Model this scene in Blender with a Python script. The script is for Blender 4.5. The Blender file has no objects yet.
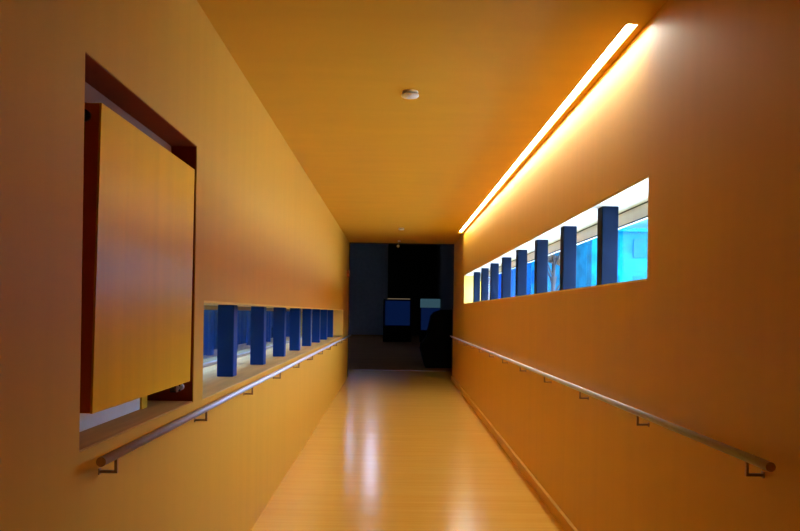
import bpy, bmesh, math, random
from mathutils import Vector

random.seed(7)
U = 0.9            # metres per building module used below
EYE = 1.6          # eye height above the datum (modules)
scene = bpy.context.scene
COL = scene.collection

# ------------------------------------------------------------------ materials
def new_mat(name):
    m = bpy.data.materials.new(name)
    m.use_nodes = True
    nt = m.node_tree
    return m, nt, nt.nodes['Principled BSDF']

def plain(name, color, rough=0.5, metal=0.0, coat=0.0, var=0.06, scale=(8, 8, 8), bump=0.0, spec=0.5):
    """principled material whose base colour varies a little with noise"""
    m, nt, p = new_mat(name)
    tc = nt.nodes.new('ShaderNodeTexCoord')
    mp = nt.nodes.new('ShaderNodeMapping')
    mp.inputs['Scale'].default_value = scale
    nz = nt.nodes.new('ShaderNodeTexNoise')
    nz.inputs['Scale'].default_value = 1.0
    nz.inputs['Detail'].default_value = 5.0
    rp = nt.nodes.new('ShaderNodeValToRGB')
    a = [max(0, c * (1 - var)) for c in color]
    b = [min(1, c * (1 + var)) for c in color]
    rp.color_ramp.elements[0].position = 0.3
    rp.color_ramp.elements[1].position = 0.7
    rp.color_ramp.elements[0].color = (*a, 1)
    rp.color_ramp.elements[1].color = (*b, 1)
    L = nt.links.new
    L(tc.outputs['Object'], mp.inputs['Vector'])
    L(mp.outputs['Vector'], nz.inputs['Vector'])
    L(nz.outputs['Fac'], rp.inputs['Fac'])
    L(rp.outputs['Color'], p.inputs['Base Color'])
    p.inputs['Roughness'].default_value = rough
    p.inputs['Metallic'].default_value = metal
    p.inputs['Specular IOR Level'].default_value = spec
    if coat:
        p.inputs['Coat Weight'].default_value = coat
        p.inputs['Coat Roughness'].default_value = rough * 0.6
    if bump:
        bp = nt.nodes.new('ShaderNodeBump')
        bp.inputs['Strength'].default_value = bump
        bp.inputs['Distance'].default_value = 0.01
        L(nz.outputs['Fac'], bp.inputs['Height'])
        L(bp.outputs['Normal'], p.inputs['Normal'])
    return m

def emit(name, color, strength):
    m, nt, p = new_mat(name)
    p.inputs['Base Color'].default_value = (0.02, 0.02, 0.02, 1)
    p.inputs['Emission Color'].default_value = (*color, 1)
    p.inputs['Emission Strength'].default_value = strength
    return m

def pane(name, tint, ior=1.5, refl=0.5):
    m = bpy.data.materials.new(name)
    m.use_nodes = True
    nt = m.node_tree
    for n in list(nt.nodes):
        nt.nodes.remove(n)
    out = nt.nodes.new('ShaderNodeOutputMaterial')
    mx = nt.nodes.new('ShaderNodeMixShader')
    tr = nt.nodes.new('ShaderNodeBsdfTransparent')
    gl = nt.nodes.new('ShaderNodeBsdfGlossy')
    lw = nt.nodes.new('ShaderNodeLayerWeight'); lw.inputs['Blend'].default_value = 0.5
    pw = nt.nodes.new('ShaderNodeMath'); pw.operation = 'POWER'; pw.inputs[1].default_value = 5.0
    fr = nt.nodes.new('ShaderNodeMath'); fr.operation = 'MULTIPLY_ADD'
    f0 = ((ior - 1) / (ior + 1)) ** 2
    fr.inputs[1].default_value = refl - f0; fr.inputs[2].default_value = f0
    tr.inputs['Color'].default_value = (*tint, 1)
    gl.inputs['Roughness'].default_value = 0.01
    L = nt.links.new
    L(lw.outputs['Facing'], pw.inputs[0]); L(pw.outputs[0], fr.inputs[0])
    L(fr.outputs[0], mx.inputs['Fac'])
    L(tr.outputs['BSDF'], mx.inputs[1])
    L(gl.outputs['BSDF'], mx.inputs[2])
    L(mx.outputs['Shader'], out.inputs['Surface'])
    return m

M = {}
ORANGE = (0.65, 0.352, 0.026)
M['wall'] = plain('orange_plywood', ORANGE, 0.48, var=0.03, scale=(9, 9, 0.35), spec=0.30)
M['ceil'] = plain('orange_ceiling', ORANGE, 0.5, var=0.03, scale=(1.2, 5, 5), spec=0.1)
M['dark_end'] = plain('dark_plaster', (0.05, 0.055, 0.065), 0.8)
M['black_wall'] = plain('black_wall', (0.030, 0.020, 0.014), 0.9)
M['slate_wall'] = plain('slate_wall', (0.60, 0.62, 0.74), 0.8)
M['panel'] = plain('yellow_panel', (0.82, 0.48, 0.014), 0.28, var=0.06, scale=(10, 10, 0.5))
M['lining'] = plain('red_lining', (0.30, 0.06, 0.008), 0.7, var=0.05, spec=0.2)
M['shelf'] = plain('worn_shelf', (0.55, 0.29, 0.07), 0.6, var=0.2, scale=(14, 1.2, 6), spec=0.2)
M['matte_black'] = plain('matte_black', (0.005, 0.005, 0.005), 0.9, spec=0.1)
M['red_edge'] = plain('red_brown_edge', (0.66, 0.19, 0.02), 0.5, var=0.05)
M['sill'] = plain('oak_sill', (0.60, 0.44, 0.17), 0.6, var=0.18, scale=(14, 1.2, 6))
M['cream'] = plain('cream_reveal', (0.86, 0.62, 0.13), 0.5, var=0.02)
M['daylit_soffit'] = plain('daylit_soffit', (0.66, 0.66, 0.64), 0.6, var=0.02)  # cream soffit whitened; bright daylight is put into its colour
M['track'] = plain('brown_track_metal', (0.28, 0.09, 0.03), 0.7, metal=0.0, var=0.04)
M['alu'] = plain('aluminium', (0.40, 0.38, 0.38), 0.4, metal=0.7, var=0.03)
M['pale_metal'] = plain('pale_metal', (0.80, 0.77, 0.68), 0.45, metal=0.0, var=0.03)
M['steel'] = plain('brushed_steel', (0.68, 0.74, 0.88), 0.36, metal=0.25, var=0.04, scale=(60, 4, 60))
M['bracket'] = plain('bracket_steel', (0.36, 0.24, 0.18), 0.4, metal=0.8, var=0.05)
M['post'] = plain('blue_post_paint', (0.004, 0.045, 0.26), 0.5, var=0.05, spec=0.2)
M['post_darkened'] = plain('darkened_post_paint', (0.002, 0.010, 0.034), 0.6, var=0.05, spec=0.12)  # same post paint darkened; the right posts' shade is put into the colour
M['black'] = plain('black_plastic', (0.012, 0.012, 0.013), 0.4)
M['white'] = plain('white_plastic', (0.78, 0.74, 0.68), 0.4, var=0.02)
M['seam'] = plain('dark_gasket', (0.03, 0.04, 0.06), 0.6)
M['concrete'] = plain('pale_concrete', (0.62, 0.66, 0.62), 0.8, var=0.1, scale=(2, 2, 2))
M['ledge'] = plain('olive_concrete', (0.17, 0.18, 0.12), 0.8, var=0.15, scale=(3, 3, 3))  # dark greenish grey concrete with random mottling
M['corrugated'] = plain('blue_corrugated', (0.008, 0.055, 0.28), 0.5, var=0.1, scale=(3, 3, 1))
M['leaf'] = plain('leaf', (0.10, 0.055, 0.02), 0.9, var=0.4, scale=(4, 4, 4))
M['bark'] = plain('bark', (0.03, 0.022, 0.016), 0.9, var=0.3, scale=(9, 9, 2))
M['facade_cyan'] = plain('cyan_facade', (0.002, 0.13, 0.20), 0.9, spec=0.05, var=0.45, scale=(1.0, 1.0, 2.2))
M['facade_blue'] = plain('blue_facade', (0.002, 0.05, 0.14), 0.9, spec=0.05, var=0.2, scale=(0.5, 0.5, 1.0))
M['facade_deep'] = plain('deep_blue_facade', (0.002, 0.02, 0.10), 0.9, spec=0.05, var=0.2, scale=(0.5, 0.5, 0.8))
M['facade_window'] = plain('facade_window', (0.002, 0.09, 0.15), 0.9, spec=0.05, var=0.1)
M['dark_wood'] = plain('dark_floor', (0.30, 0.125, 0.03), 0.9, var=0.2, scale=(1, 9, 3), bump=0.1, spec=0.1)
M['lamp'] = emit('fluorescent_diffuser', (1.0, 0.96, 0.82), 62.0)
M['screen'] = emit('blue_screen', (0.015, 0.10, 0.60), 0.07)
M['case_top'] = emit('lit_case_top', (0.25, 0.60, 0.80), 0.13)
M['case_light'] = emit('case_light', (0.75, 0.55, 0.35), 0.25)
M['glass_clear'] = pane('window_glass', (0.88, 0.97, 1.0))
M['glass_grey'] = pane('grey_glass', (0.72, 0.70, 0.68))
M['glass_double'] = pane('double_glass', (0.75, 0.9, 1.0), 1.7, 1.0)

# floor: warm sheet flooring with fine cross lines and a polished sheen
def floor_mat():
    m, nt, p = new_mat('amber_floor')
    L = nt.links.new
    tc = nt.nodes.new('ShaderNodeTexCoord')
    def noise(scale, detail):
        mp = nt.nodes.new('ShaderNodeMapping'); mp.inputs['Scale'].default_value = scale
        nz = nt.nodes.new('ShaderNodeTexNoise'); nz.inputs['Scale'].default_value = 1.0
        nz.inputs['Detail'].default_value = detail
        L(tc.outputs['Object'], mp.inputs['Vector']); L(mp.outputs['Vector'], nz.inputs['Vector'])
        return nz
    fine = noise((0.7, 22, 1), 6)
    wave = noise((1.3, 3.2, 1), 2)
    rp = nt.nodes.new('ShaderNodeValToRGB')
    rp.color_ramp.elements[0].position = 0.32; rp.color_ramp.elements[1].position = 0.68
    rp.color_ramp.elements[0].color = (0.80, 0.47, 0.07, 1)
    rp.color_ramp.elements[1].color = (0.86, 0.54, 0.10, 1)
    L(fine.outputs['Fac'], rp.inputs['Fac']); L(rp.outputs['Color'], p.inputs['Base Color'])
    b1 = nt.nodes.new('ShaderNodeBump'); b1.inputs['Strength'].default_value = 0.12; b1.inputs['Distance'].default_value = 0.002
    b2 = nt.nodes.new('ShaderNodeBump'); b2.inputs['Strength'].default_value = 0.8; b2.inputs['Distance'].default_value = 0.006
    L(fine.outputs['Fac'], b1.inputs['Height']); L(wave.outputs['Fac'], b2.inputs['Height'])
    L(b1.outputs['Normal'], b2.inputs['Normal']); L(b2.outputs['Normal'], p.inputs['Normal'])
    p.inputs['Roughness'].default_value = 0.17
    return m
M['floor'] = floor_mat()

# ------------------------------------------------------------------ mesh helpers
class MB:
    """collects shapes, in modules with z measured from eye level"""
    def __init__(self):
        self.bm = bmesh.new()
    def box(self, x0, x1, y0, y1, z0, z1, bevel=0.0):
        r = bmesh.ops.create_cube(self.bm, size=1.0)
        for v in r['verts']:
            v.co = Vector(((x0 + x1) / 2 + v.co.x * (x1 - x0), (y0 + y1) / 2 + v.co.y * (y1 - y0), (z0 + z1) / 2 + v.co.z * (z1 - z0)))
        if bevel:
            es = {e for v in r['verts'] for e in v.link_edges}
            bmesh.ops.bevel(self.bm, geom=list(es), offset=bevel, segments=2, affect='EDGES', profile=0.5)
        return self
    def slab(self, x0, x1, pts):
        """prism: outline pts (y,z) swept from x0 to x1"""
        a = [self.bm.verts.new((x0, y, z)) for y, z in pts]
        b = [self.bm.verts.new((x1, y, z)) for y, z in pts]
        n = len(pts)
        self.bm.faces.new(a); self.bm.faces.new(b[::-1])
        for i in range(n):
            self.bm.faces.new((a[i], b[i], b[(i + 1) % n], a[(i + 1) % n]))
        return self
    def tube(self, p0, p1, r, seg=24, r1=None):
        p0, p1 = Vector(p0), Vector(p1)
        r1 = r if r1 is None else r1
        d = (p1 - p0).normalized()
        up = Vector((0, 0, 1)) if abs(d.z) < 0.9 else Vector((1, 0, 0))
        u = d.cross(up).normalized(); w = d.cross(u)
        def ring(p, rr):
            return [self.bm.verts.new(p + (u * math.cos(t) + w * math.sin(t)) * rr) for t in [2 * math.pi * i / seg for i in range(seg)]]
        a, b = ring(p0, r), ring(p1, r1)
        for i in range(seg):
            f = self.bm.faces.new((a[i], a[(i + 1) % seg], b[(i + 1) % seg], b[i])); f.smooth = True
        self.bm.faces.new(a[::-1]); self.bm.faces.new(b)
        return self
    def lathe(self, c, prof, seg=32):
        """profile (radius, z) turned about the vertical axis through c"""
        c = Vector(c); rings = []
        for r, z in prof:
            rings.append([self.bm.verts.new(c + Vector((r * math.cos(2 * math.pi * i / seg), r * math.sin(2 * math.pi * i / seg), z))) for i in range(seg)])
        for a, b in zip(rings, rings[1:]):
            for i in range(seg):
                f = self.bm.faces.new((a[i], a[(i + 1) % seg], b[(i + 1) % seg], b[i])); f.smooth = True
        self.bm.faces.new(rings[0][::-1]); self.bm.faces.new(rings[-1])
        return self
    def blob(self, c, r, sub=3, jitter=0.0):
        res = bmesh.ops.create_icosphere(self.bm, subdivisions=sub, radius=1.0)
        for v in res['verts']:
            k = 1 + random.uniform(-jitter, jitter)
            v.co = Vector((c[0] + v.co.x * r[0] * k, c[1] + v.co.y * r[1] * k, c[2] + v.co.z * r[2] * k))
        return self
    def build(self, name, mat, parent=None):
        bm = self.bm
        bmesh.ops.recalc_face_normals(bm, faces=bm.faces)
        for v in bm.verts:
            v.co = Vector((v.co.x * U, v.co.y * U, (v.co.z + EYE) * U))
        if parent is not None:
            off = world_loc(parent)
        else:
            xs = [v.co.x for v in bm.verts]; ys = [v.co.y for v in bm.verts]; zs = [v.co.z for v in bm.verts]
            off = Vector(((min(xs) + max(xs)) / 2, (min(ys) + max(ys)) / 2, min(zs)))
        for v in bm.verts:
            v.co -= off
        me = bpy.data.meshes.new(name)
        bm.to_mesh(me); bm.free()
        me.materials.append(mat)
        o = bpy.data.objects.new(name, me)
        COL.objects.link(o)
        if parent is not None:
            o.parent = parent
        else:
            o.location = off
        return o

def world_loc(o):
    v = Vector(o.location)
    while o.parent:
        o = o.parent
        v += Vector(o.location)
    return v

def tag(o, label=None, cat=None, group=None, kind=None):
    if label: o['label'] = label
    if cat: o['category'] = cat
    if group: o['group'] = group
    if kind: o['kind'] = kind
    return o

def empty(name, x, y, z):
    o = bpy.data.objects.new(name, None)
    o.location = (x * U, y * U, (z + EYE) * U)
    o.empty_display_size = 0.1
    COL.objects.link(o)
    return o

def copy_tree(o, parent=None):
    c = o.copy(); COL.objects.link(c)
    if parent is not None: c.parent = parent
    for ch in list(o.children):
        copy_tree(ch, c)
    return c

def struct(name, mb, mat, label, cat):
    return tag(mb.build(name, mat), label, cat, kind='structure')

# ------------------------------------------------------------------ main dimensions (modules)
XL, XR = -1.02, 1.325             # inner wall faces
GL, GR = -1.62, 1.65             # glazing planes
ZC = 1.563                       # ceiling
YB, YE = -3.6, 17.9              # back of the corridor, its far end
YF = 20.1                        # far edge of the amber floor
def zf(y): return -1.60 + 0.011 * (y - 5.85)
NY0, NY1, NZ0, NZ1 = 2.61, 4.09, -0.472, 0.838       # recess with the yellow panel
LY0, LY1, LZ0, LZ1 = 4.29, 16.1, -0.484, 0.052      # left window
RY0, RY1, RZ0, RZ1 = 4.20, 15.25, 0.190, 0.748       # right window
SX0, SX1, SY0, SY1 = 1.221, 1.281, 4.28, 15.4       # light slot

# ------------------------------------------------------------------ shell
f = MB().slab(XL - 0.6, XR + 0.3, [(YB - 0.3, zf(YB - 0.3)), (YF, zf(YF)), (YF, zf(YF) - 0.3), (YB - 0.3, zf(YB) - 0.3)])
struct('floor', f, M['floor'], 'glossy amber corridor floor sloping gently upward', 'floor')

c = MB()
T = ZC + 0.25
c.box(XL - 0.6, SX0, YB - 0.3, YE, ZC, T)
c.box(SX0, XR + 0.3, YB - 0.3, SY0, ZC, T)
c.box(SX0, XR + 0.3, SY1, YE, ZC, T)
c.box(SX1, XR + 0.3, SY0, SY1, ZC, T)
c.box(SX0, SX1, SY0, SY1, ZC + 0.10, T)
struct('ceiling', c, M['ceil'], 'smooth orange corridor ceiling with a light slot', 'ceiling')

def low(y0, y1, ztop):
    return [(y0, zf(y0) - 0.02), (y1, zf(y1) - 0.02), (y1, ztop), (y0, ztop)]
w = MB()
w.slab(GL, XL, low(YB, NY0, ZC))
w.slab(GL, XL, low(NY0, NY1, NZ0)); w.box(GL, XL, NY0, NY1, NZ1, ZC)
w.box(GL, -1.30, NY0, NY1, NZ0, NZ1)
w.slab(GL, XL, low(NY1, LY0, ZC))
w.slab(GL, XL, low(LY0, LY1, LZ0)); w.box(GL, XL, LY0, LY1, LZ1, ZC)
w.slab(GL, XL, low(LY1, YE, ZC))
struct('wall_left', w, M['wall'], 'orange wall on the left with panel recess and low window', 'wall')

w = MB()
w.slab(XR, GR, low(YB, RY0, ZC)); w.slab(XR, GR, low(RY1, YE, ZC))
w.slab(XR, GR, low(RY0, RY1, RZ0)); w.box(XR, GR, RY0, RY1, RZ1, ZC)
struct('wall_right', w, M['wall'], 'orange wall on the right below the light strip', 'wall')
struct('wall_back', MB().box(XL - 0.6, XR + 0.3, YB - 0.3, YB, -1.75, ZC), M['wall'], 'orange wall closing the corridor behind', 'wall')

b = MB().slab(XR - 0.028, XR - 0.001, [(YB, zf(YB)), (YE - 0.05, zf(YE - 0.05)), (YE - 0.05, zf(YE - 0.05) + 0.085), (YB, zf(YB) + 0.085)])
struct('baseboard_right', b, M['wall'], 'orange skirting along the foot of the right wall', 'skirting')

# reveals lining the windows
def lining(x0, x1, y0, y1, z0, z1, t=0.012):
    m = MB()
    m.box(x0, x1, y0 + 0.001, y0 + t, z0 + t, z1 - t)
    m.box(x0, x1, y1 - t, y1 - 0.001, z0 + t, z1 - t)
    m.box(x0, x1, y0 + 0.001, y1 - 0.001, z1 - t, z1 - 0.001)
    return m

# right window
win = empty('window_1', (XR + GR) / 2, (RY0 + RY1) / 2, RZ0)
tag(win, 'long high window slot in the right wall with bright glass', 'window', kind='structure')
lining(XR + 0.004, GR - 0.05, RY0, RY1, RZ0, RZ1).build('reveal', M['cream'], win)
MB().box(XR + 0.004, GR - 0.05, RY0 + 0.013, RY1 - 0.013, RZ1 - 0.0135, RZ1 - 0.0121).build('soffit', M['daylit_soffit'], win)
MB().box(XR + 0.004, GR - 0.05, RY0 + 0.001, RY1 - 0.001, RZ0 + 0.001, RZ0 + 0.012).build('window_sill', M['cream'], win)
fr = MB()
fr.box(GR - 0.048, GR, RY0 + 0.001, RY1 - 0.001, 0.643, RZ1 - 0.006)
fr.box(GR - 0.048, GR, RY0 + 0.001, RY1 - 0.001, RZ0 + 0.001, RZ0 + 0.04)
fr.build('window_frame', M['pale_metal'], win)
MB().box(GR - 0.052, GR - 0.046, RY0 + 0.013, RY1 - 0.013, 0.633, 0.6429).box(GR - 0.054, GR - 0.0485, RY0 + 0.013, RY1 - 0.013, RZ1 - 0.020, RZ1 - 0.0125).build('gasket', M['seam'], win)
MB().box(GR - 0.026, GR - 0.020, RY0 + 0.001, RY1 - 0.001, RZ0 + 0.04, 0.643).build('glass', M['glass_clear'], win)

# left window
win2 = empty('window_2', (XL + GL) / 2, (LY0 + LY1) / 2, LZ0)
tag(win2, 'long low window slot in the left wall with deep pale sill', 'window', kind='structure')
lining(GL + 0.05, XL - 0.004, LY0, LY1, LZ0, LZ1).build('reveal', M['cream'], win2)
MB().box(GL + 0.05, XL - 0.004, LY0 + 0.001, LY1 - 0.001, LZ0 + 0.0005, LZ0 + 0.006).build('window_sill', M['sill'], win2)
fr = MB()
fr.box(GL, GL + 0.048, LY0 + 0.001, LY1 - 0.001, LZ1 - 0.05, LZ1 - 0.001)
fr.box(GL, GL + 0.048, LY0 + 0.001, LY1 - 0.001, LZ0 + 0.001, LZ0 + 0.03)
fr.build('window_frame', M['alu'], win2)
MB().box(GL + 0.020, GL + 0.026, LY0 + 0.001, LY1 - 0.001, LZ0 + 0.03, LZ1 - 0.05).build('glass', M['glass_double'], win2)

# ------------------------------------------------------------------ posts in the windows
ORD = ['nearest', 'second nearest', 'third nearest', 'fourth nearest', 'fifth from the near end', 'sixth from the near end', 'next to last', 'farthest']
def posts(x0, x1, ys, z0, z1, labels, group, mat):
    p0 = MB().box(x0, x1, ys[0], ys[0] + 0.13, z0, z1, bevel=0.006).build('window_post', mat)
    for i, y in enumerate(ys):
        p = p0 if i == 0 else p0.copy()
        if i:
            COL.objects.link(p)
            p.location.y = p0.location.y + (y - ys[0]) * U
        tag(p, labels[i], 'post', group)
posts(-1.27, -1.15, [5.76 + 1.33 * i for i in range(8)], LZ0 + 0.006, LZ1 - 0.012,
      ['dark blue post on the left window sill, ' + s + (' of the eight' if 'near end' not in s else ' there') for s in ORD], 'blue posts in the left window', M['post'])
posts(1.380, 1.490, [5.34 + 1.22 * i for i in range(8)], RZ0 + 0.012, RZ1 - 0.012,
      ['shaded blue post in the bright right window, ' + s + (' of the eight' if 'near end' not in s else ' there') for s in ORD], 'blue posts in the right window', M['post_darkened'])

# ------------------------------------------------------------------ handrails
def handrail(xr, xw, y0, y1, z, first, step, label):
    """xr: rail axis, xw: wall face"""
    s = 1 if xw > xr else -1
    h = empty('handrail', xr, y0, z)
    tag(h, label, 'handrail')
    MB().tube((xr, y0 + 0.004, z), (xr, y1, z), 0.0165, 32).build('rail', M['steel'], h)
    MB().tube((xr, y0, z), (xr, y0 + 0.0038, z), 0.0160, 32).build('end_cap', M['bracket'], h)
    y = first; proto = None
    while y < y1 - 0.1:
        if proto is None:
            m = MB()
            m.box(xr - 0.005, xr + 0.005, y - 0.006, y + 0.006, z - 0.057, z - 0.0155)
            m.box(min(xr - 0.005 * s, xw - 0.004 * s), max(xr - 0.005 * s, xw - 0.004 * s), y - 0.006, y + 0.006, z - 0.066, z - 0.0565)
            proto = m.build('bracket', M['bracket'], h)
            MB().box(min(xw - 0.0045 * s, xw - 0.0005 * s), max(xw - 0.0045 * s, xw - 0.0005 * s), y - 0.009, y + 0.009, z - 0.072, z - 0.050).build('wall_plate', M['bracket'], proto)
            ybase = y
        else:
            c = copy_tree(proto, h)
            c.location.y = proto.location.y + (y - ybase) * U
        y += step
handrail(-0.96, XL, 2.64, YE - 0.1, -0.507, 2.79, 1.34, 'round steel handrail on brackets along the left wall')
handrail(1.266, XR, 2.67, YE - 0.1, -0.495, 2.85, 1.28, 'round steel handrail on brackets along the right wall')

# ------------------------------------------------------------------ recess with the yellow panel
t = empty('shutter_panel', -1.07, 3.40, -0.36)
tag(t, 'tall glossy yellow panel filling the recess in the left wall', 'panel')
MB().slab(-1.032, -1.024, [(2.772, 0.713), (4.066, 0.713), (4.038, -0.360), (2.730, -0.360)]).build('face_board', M['panel'], t)
MB().slab(-1.115, -1.0322, [(2.770, 0.711), (4.064, 0.711), (4.036, -0.358), (2.728, -0.358)]).build('core', M['red_edge'], t)
k = MB().tube((-1.077, 2.767, 0.665), (-1.077, 2.748, 0.665), 0.02, 24).build('knob', M['black'], t)
l = MB()
l.tube((-1.06, 3.84, -0.385), (-1.06, 3.98, -0.385), 0.012, 16)
l.box(-1.075, -1.045, 3.86, 3.90, -0.400, -0.3585); l.box(-1.073, -1.047, 3.94, 3.955, -0.402, -0.3585)
bolt = l.build('latch_bolt', M['black'], t)
MB().tube((-1.06, 3.98, -0.385), (-1.06, 4.005, -0.385), 0.017, 20).build('latch_tip', M['steel'], bolt)

tag(MB().box(-1.20, -1.15, NY0 + 0.003, NY1 - 0.003, 0.765, NZ1 - 0.001).box(-1.17, -1.14, NY0 + 0.003, NY1 - 0.003, 0.755, 0.772).build('top_track', M['track']),
    'grey metal track under the top of the panel recess', 'track')
rt = empty('bottom_rail', -1.21, 3.2, NZ0 + 0.004)
tag(rt, 'pale grey metal rail lying behind and below the yellow panel', 'rail')
MB().box(-1.26, -1.175, NY0 + 0.003, 3.72, NZ0 + 0.006, -0.395).build('channel', M['pale_metal'], rt)
MB().box(-1.262, -1.165, 3.72, 3.80, NZ0 + 0.006, -0.375).build('end_block', M['panel'], rt)
struct('trim_1', MB().box(-1.295, XL - 0.004, NY0 + 0.001, NY1 - 0.001, NZ0 + 0.0005, NZ0 + 0.0055), M['shelf'], 'worn wooden shelf forming the bottom of the panel recess', 'sill')
tr = MB()
tr.box(-1.29, XL - 0.004, NY0 + 0.0005, NY0 + 0.004, NZ0 + 0.006, NZ1 - 0.004)
tr.box(-1.29, XL - 0.004, NY1 - 0.004, NY1 - 0.0005, NZ0 + 0.006, NZ1 - 0.004)
tr.box(-1.29, XL - 0.004, NY0 + 0.0005, NY1 - 0.0005, NZ1 - 0.004, NZ1 - 0.0005)
struct('trim_2', tr, M['lining'], 'red brown lining inside the panel recess', 'lining')

# ------------------------------------------------------------------ light strip
ls = empty('strip_light', (SX0 + SX1) / 2, (SY0 + SY1) / 2, ZC)
tag(ls, 'long white fluorescent strip recessed in the ceiling beside the right wall', 'light')
MB().box(SX0 + 0.004, SX1 - 0.003, SY0 + 0.006, SY1 - 0.006, ZC + 0.025, ZC + 0.05).build('diffuser', M['lamp'], ls)
MB().box(SX0 + 0.002, SX1 - 0.002, SY0 + 0.003, SY1 - 0.003, ZC + 0.041, ZC + 0.098).build('housing', M['alu'], ls)

# ------------------------------------------------------------------ ceiling fittings
def detector(x, y, r, label):
    d = empty('smoke_detector', x, y, ZC)
    tag(d, label, 'smoke detector', 'smoke detectors on the corridor ceiling')
    MB().lathe((x, y, ZC), [(r * 0.92, -0.0005), (r * 0.92, -r * 0.22)]).build('base', M['white'], d)
    MB().lathe((x, y, ZC), [(r * 0.72, -r * 0.222), (r * 0.70, -r * 0.36)]).build('vent_slot', M['black'], d)
    MB().lathe((x, y, ZC), [(r, -r * 0.362), (r, -r * 0.50), (r * 0.86, -r * 0.66), (r * 0.30, -r * 0.72)]).build('cover', M['white'], d)
    return d
detector(0.090, 5.64, 0.062, 'round white smoke detector on the ceiling, the nearer one')
detector(0.110, 14.7, 0.055, 'tiny round white smoke detector on the ceiling near the far end')
sp = empty('ceiling_fitting', 0.09, 17.2, ZC)
tag(sp, 'small pale fitting hanging from the ceiling at the dark opening', 'fitting')
MB().lathe((0.09, 17.2, ZC), [(0.035, -0.0005), (0.03, -0.03)]).build('mount', M['white'], sp)
MB().tube((0.09, 17.2, ZC - 0.03), (0.07, 17.25, ZC - 0.10), 0.008, 12).build('stem', M['bracket'], sp)
MB().blob((0.065, 17.26, ZC - 0.12), (0.03, 0.03, 0.03)).build('head', M['white'], sp)

# ------------------------------------------------------------------ dark hall beyond
HY, HX0, HX1, HZ = 34.0, -6.0, 1.78, 7.0
def hz(y): return zf(YF) + 0.036 * (y - YF)
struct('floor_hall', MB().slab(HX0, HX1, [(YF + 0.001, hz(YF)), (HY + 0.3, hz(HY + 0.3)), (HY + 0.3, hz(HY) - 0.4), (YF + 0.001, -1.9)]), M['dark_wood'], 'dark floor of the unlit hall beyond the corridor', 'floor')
tt = MB().box(XL, XR, YF - 0.05, YF + 0.05, zf(YF) - 0.01, zf(YF) + 0.006)
struct('trim_3', tt, M['bracket'], 'dark threshold strip across the floor at the corridor end', 'threshold')
W1 = (-1.12, -0.72, 3.1, 5.2)
W2 = (-1.96, -1.72, 2.98, 3.7)  # unseen slot placed to give the second streak reflected on the floor
w = MB()
w.box(HX0, W2[0], HY, HY + 0.3, -1.0, HZ)
w.box(W2[1], W1[0], HY, HY + 0.3, -1.0, HZ)
w.box(W2[0], W2[1], HY, HY + 0.3, -1.0, W2[2]); w.box(W2[0], W2[1], HY, HY + 0.3, W2[3], HZ)
w.box(W1[0], W1[1], HY, HY + 0.3, -1.0, W1[2]); w.box(W1[0], W1[1], HY, HY + 0.3, W1[3], HZ)
w.box(W1[1], -0.28, HY, HY + 0.3, -1.0, HZ)
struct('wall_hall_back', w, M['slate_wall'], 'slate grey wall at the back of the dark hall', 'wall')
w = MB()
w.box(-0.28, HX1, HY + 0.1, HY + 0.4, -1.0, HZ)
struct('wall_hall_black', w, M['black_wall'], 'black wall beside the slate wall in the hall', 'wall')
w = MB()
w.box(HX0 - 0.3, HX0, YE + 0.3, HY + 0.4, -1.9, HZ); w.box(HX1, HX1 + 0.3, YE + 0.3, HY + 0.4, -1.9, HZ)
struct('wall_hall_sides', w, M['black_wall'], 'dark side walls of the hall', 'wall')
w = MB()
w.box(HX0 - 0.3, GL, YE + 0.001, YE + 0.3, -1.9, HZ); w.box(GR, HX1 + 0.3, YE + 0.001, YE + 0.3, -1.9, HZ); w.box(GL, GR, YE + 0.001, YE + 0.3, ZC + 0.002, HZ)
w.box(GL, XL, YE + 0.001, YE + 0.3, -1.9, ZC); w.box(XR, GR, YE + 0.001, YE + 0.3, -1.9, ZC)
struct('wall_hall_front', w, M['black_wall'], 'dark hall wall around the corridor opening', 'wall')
KX0, KX1, KY0, KY1 = -4.4, -4.0, 26.0, 27.6  # unseen opening added in the hall ceiling to lighten the walls below
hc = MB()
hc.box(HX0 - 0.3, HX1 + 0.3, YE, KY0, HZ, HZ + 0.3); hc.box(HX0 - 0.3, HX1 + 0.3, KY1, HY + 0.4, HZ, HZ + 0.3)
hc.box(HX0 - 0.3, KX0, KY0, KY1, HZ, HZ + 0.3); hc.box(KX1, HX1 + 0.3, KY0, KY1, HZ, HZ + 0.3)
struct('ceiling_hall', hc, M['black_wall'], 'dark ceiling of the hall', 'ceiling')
for n, W in ((3, W1), (4, W2)):
    wn = empty('window_%d' % n, (W[0] + W[1]) / 2, HY, W[2])
    tag(wn, ['tall', 'small added'][n - 3] + ' slot window high in the hall back wall', 'window', kind='structure')
    MB().box(W[0], W[1], HY + 0.14, HY + 0.15, W[2], W[3]).build('glass', M['glass_clear' if n == 4 else 'glass_grey'], wn)
    MB().box(W[0] + 0.001, W[0] + 0.02, HY + 0.12, HY + 0.17, W[2], W[3]).box(W[1] - 0.02, W[1] - 0.001, HY + 0.12, HY + 0.17, W[2], W[3]).build('window_frame', M['alu'], wn)

wn = empty('window_5', (KX0 + KX1) / 2, (KY0 + KY1) / 2, HZ)
tag(wn, 'unseen opening added in the hall ceiling to light the hall', 'window', kind='structure')
MB().box(KX0 + 0.002, KX1 - 0.002, KY0 + 0.002, KY1 - 0.002, HZ + 0.15, HZ + 0.17).build('glass', M['glass_clear'], wn)

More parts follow.
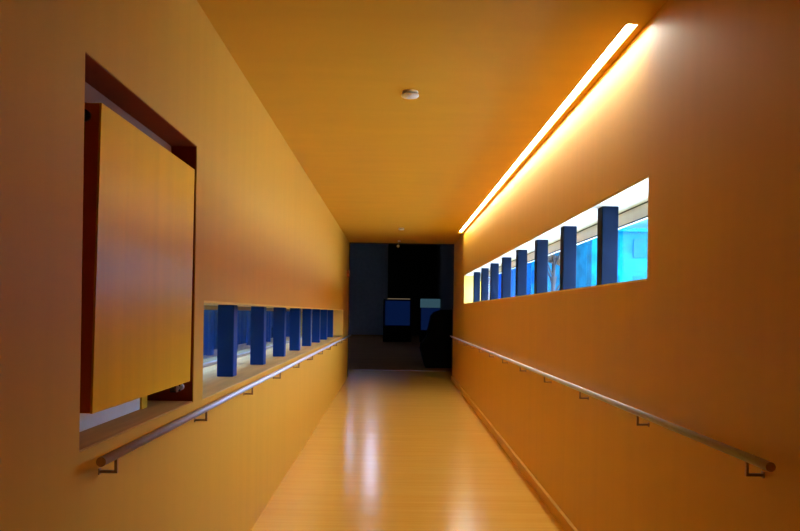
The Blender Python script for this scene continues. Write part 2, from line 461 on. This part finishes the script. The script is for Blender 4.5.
# exhibits in the hall
e = empty('display_case', 0.18, 30.2, hz(30.2))
tag(e, 'low black display case with a dim blue sloping screen', 'display case')
z0 = hz(30.2)
MB().slab(-0.40, 0.66, [(30.0, z0), (30.6, z0), (30.6, 0.52), (30.3, 0.52), (30.05, -0.52)]).build('body', M['matte_black'], e)
MB().slab(-0.33, 0.60, [(30.045, -0.46), (30.265, 0.46), (30.258, 0.46), (30.038, -0.46)]).build('screen', M['screen'], e)
MB().box(-0.26, 0.60, 30.25, 30.30, 0.525, 0.55).build('top_light', M['case_light'], e)
e = empty('display_case', 1.36, 30.2, hz(30.2))
tag(e, 'black display case with a pale cyan lit top beside the right wall', 'display case')
MB().box(0.98, 1.74, 30.0, 30.6, z0, 0.22).build('body', M['matte_black'], e)
MB().box(1.02, 1.72, 29.995, 30.0, -0.62, 0.21).build('screen', M['screen'], e)
MB().box(1.0, 1.73, 30.02, 30.58, 0.225, 0.55).build('lit_top', M['case_top'], e)
# dark rounded stand at the opening
zc = hz(21.2)
s = MB()
prof = [(0.84, zc), (0.76, -1.15), (0.70, -0.92), (0.72, -0.80), (0.86, -0.60), (0.93, -0.30), (0.98, -0.05), (1.06, 0.04), (1.22, 0.10), (1.50, 0.11), (1.72, 0.08), (1.72, zc)]
va = [s.bm.verts.new((x, 20.7, z)) for x, z in prof]; vb = [s.bm.verts.new((x, 21.6, z)) for x, z in prof]
s.bm.faces.new(va); s.bm.faces.new(vb[::-1])
for i in range(len(prof)):
    s.bm.faces.new((va[i], vb[i], vb[(i + 1) % len(prof)], va[(i + 1) % len(prof)]))
tag(s.build('exhibit_stand', M['matte_black']), 'black rounded stand in shadow just past the right corner of the opening', 'stand')

# small box on the left wall by the end
jb = empty('wall_box', XL, 17.2, 0.78)
tag(jb, 'small red brown box fixed high on the left wall at its far end', 'box')
MB().box(XL + 0.0005, XL + 0.05, 17.10, 17.28, 0.76, 0.90, bevel=0.006).build('casing', M['red_edge'], jb)
MB().box(XL + 0.0502, XL + 0.055, 17.13, 17.25, 0.78, 0.88).build('cover', M['bracket'], jb)

# ------------------------------------------------------------------ outdoors
g = MB().box(2.2, 60, -20, 120, -2.3, -2.0)
struct('ground_right', g, M['concrete'], 'pale paving outside the right window', 'ground')
g = MB().box(-4.5, GL - 0.02, -2, YE - 0.05, -0.75, LZ0 - 0.01)
struct('ground_left', g, M['ledge'], 'pale ledge outside the left window', 'ledge')
cw = MB()
pts = []
y = 3.0; n = 0
while y < 17.6:
    d = 0.04 if n % 2 else 0.0
    pts += [(-1.885 - d * 0.6, y), (-1.885 - d * 0.6, y + 0.12)]
    y += 0.16; n += 1
top = [(x, yy) for x, yy in pts]
a = [cw.bm.verts.new((x, yy, LZ0 - 0.01)) for x, yy in top]
b_ = [cw.bm.verts.new((x, yy, 0.30)) for x, yy in top]
a2 = [cw.bm.verts.new((x - 0.05, yy, LZ0 - 0.01)) for x, yy in top]
b2 = [cw.bm.verts.new((x - 0.05, yy, 0.30)) for x, yy in top]
for i in range(len(top) - 1):
    cw.bm.faces.new((a[i], a[i + 1], b_[i + 1], b_[i])); cw.bm.faces.new((a2[i], b2[i], b2[i + 1], a2[i + 1]))
    cw.bm.faces.new((b_[i], b_[i + 1], b2[i + 1], b2[i])); cw.bm.faces.new((a[i], a2[i], a2[i + 1], a[i + 1]))
cw.bm.faces.new((a[0], b_[0], b2[0], a2[0])); cw.bm.faces.new((a[-1], a2[-1], b2[-1], b_[-1]))
tag(cw.build('corrugated_fence', M['corrugated']), 'blue ribbed fence outside beyond the left window', 'fence')

def building(x0, x1, y0, y1, h, mat, rows, cols, label):
    bl = empty('building', (x0 + x1) / 2, y0, -2.0)
    tag(bl, label, 'building')
    MB().box(x0, x1, y0, y1, -2.0, h).build('wall', mat, bl)
    MB().box(x0 - 0.2, x1 + 0.2, y0 - 0.2, y1 + 0.2, h, h + 0.1).build('roof', mat, bl)
    dz = (h + 2.0) / rows; dx = (x1 - x0) / cols
    for r in range(rows):
        for c in range(cols):
            xa = x0 + dx * (c + 0.2); za = -2.0 + dz * (r + 0.3)
            wv = MB().box(xa, xa + dx * 0.6, y0 - 0.06, y0 - 0.001, za, za + dz * 0.5).build('window', M['facade_window'], bl)
building(6.4, 12.0, 26, 34, 2.75, M['facade_cyan'], 4, 5, 'pale cyan building seen through the near end of the right window')
building(6.2, 13.0, 38, 46, 3.0, M['facade_blue'], 4, 5, 'azure building seen through the middle of the right window')
building(4.0, 12.0, 60, 70, 3.6, M['facade_deep'], 5, 6, 'deep blue building seen through the far end of the right window')
tr_ = empty('tree', 4.26, 21.5, -2.0)
tag(tr_, 'small brown leaved tree outside the middle of the right window', 'tree')
m = MB().tube((4.26, 21.5, -2.0), (4.27, 21.5, 1.4), 0.09, 12, 0.05)
for i in range(7):
    a_ = i * 0.9; z_ = 0.5 + 0.13 * i
    m.tube((4.26, 21.5, z_), (4.26 + 0.25 * math.cos(a_), 21.5 + 0.4 * math.sin(a_), z_ + 0.45), 0.03, 8, 0.012)
m.build('trunk', M['bark'], tr_)
m = MB()
for i in range(9):
    a_ = i * 0.9
    m.blob((4.26 + 0.16 * math.cos(a_), 21.5 + 0.3 * math.sin(a_), 1.45 + 0.06 * i), (0.16, 0.2, 0.12), 2, 0.25)
m.build('foliage', M['leaf'], tr_)

# ------------------------------------------------------------------ sky
wd = bpy.data.worlds.new('World'); scene.world = wd
wd.use_nodes = True
nt = wd.node_tree
bg = nt.nodes['Background']
tc = nt.nodes.new('ShaderNodeTexCoord'); sx = nt.nodes.new('ShaderNodeSeparateXYZ'); rp = nt.nodes.new('ShaderNodeValToRGB')
nt.links.new(tc.outputs['Generated'], sx.inputs['Vector']); nt.links.new(sx.outputs['Z'], rp.inputs['Fac'])
cr = rp.color_ramp
cr.elements[0].position = 0.0; cr.elements[0].color = (0.004, 0.085, 0.14, 1)
cr.elements[1].position = 0.33; cr.elements[1].color = (2.6, 3.2, 5.2, 1)
e_ = cr.elements.new(0.11); e_.color = (0.03, 0.16, 0.24, 1)
nt.links.new(rp.outputs['Color'], bg.inputs['Color'])
bg.inputs['Strength'].default_value = 7.0

# ------------------------------------------------------------------ camera
ROLL = 0.0155
cd = bpy.data.cameras.new('camera'); cam = bpy.data.objects.new('camera', cd)
COL.objects.link(cam)
cam.location = (0, 0, EYE * U)
from mathutils import Matrix
base = Matrix.Rotation(math.radians(90), 4, 'X')
cam.matrix_world = Matrix.Translation(cam.location) @ base @ Matrix.Rotation(ROLL, 4, 'Z')
cd.sensor_width = 36; cd.lens = 36.0
cd.shift_x = (400 - 394) / 800
cd.shift_y = (313 - 265.5) / 800
cd.clip_start = 0.05; cd.clip_end = 300
scene.camera = cam

scene.view_settings.view_transform = 'Standard'
scene.view_settings.look = 'None'
scene.view_settings.gamma = 1
scene.view_settings.exposure = -0.2
scene.view_settings.use_curve_mapping = False
scene.cycles.max_bounces = 12
scene.cycles.diffuse_bounces = 8
scene.cycles.transparent_max_bounces = 16
scene.cycles.use_denoising = True
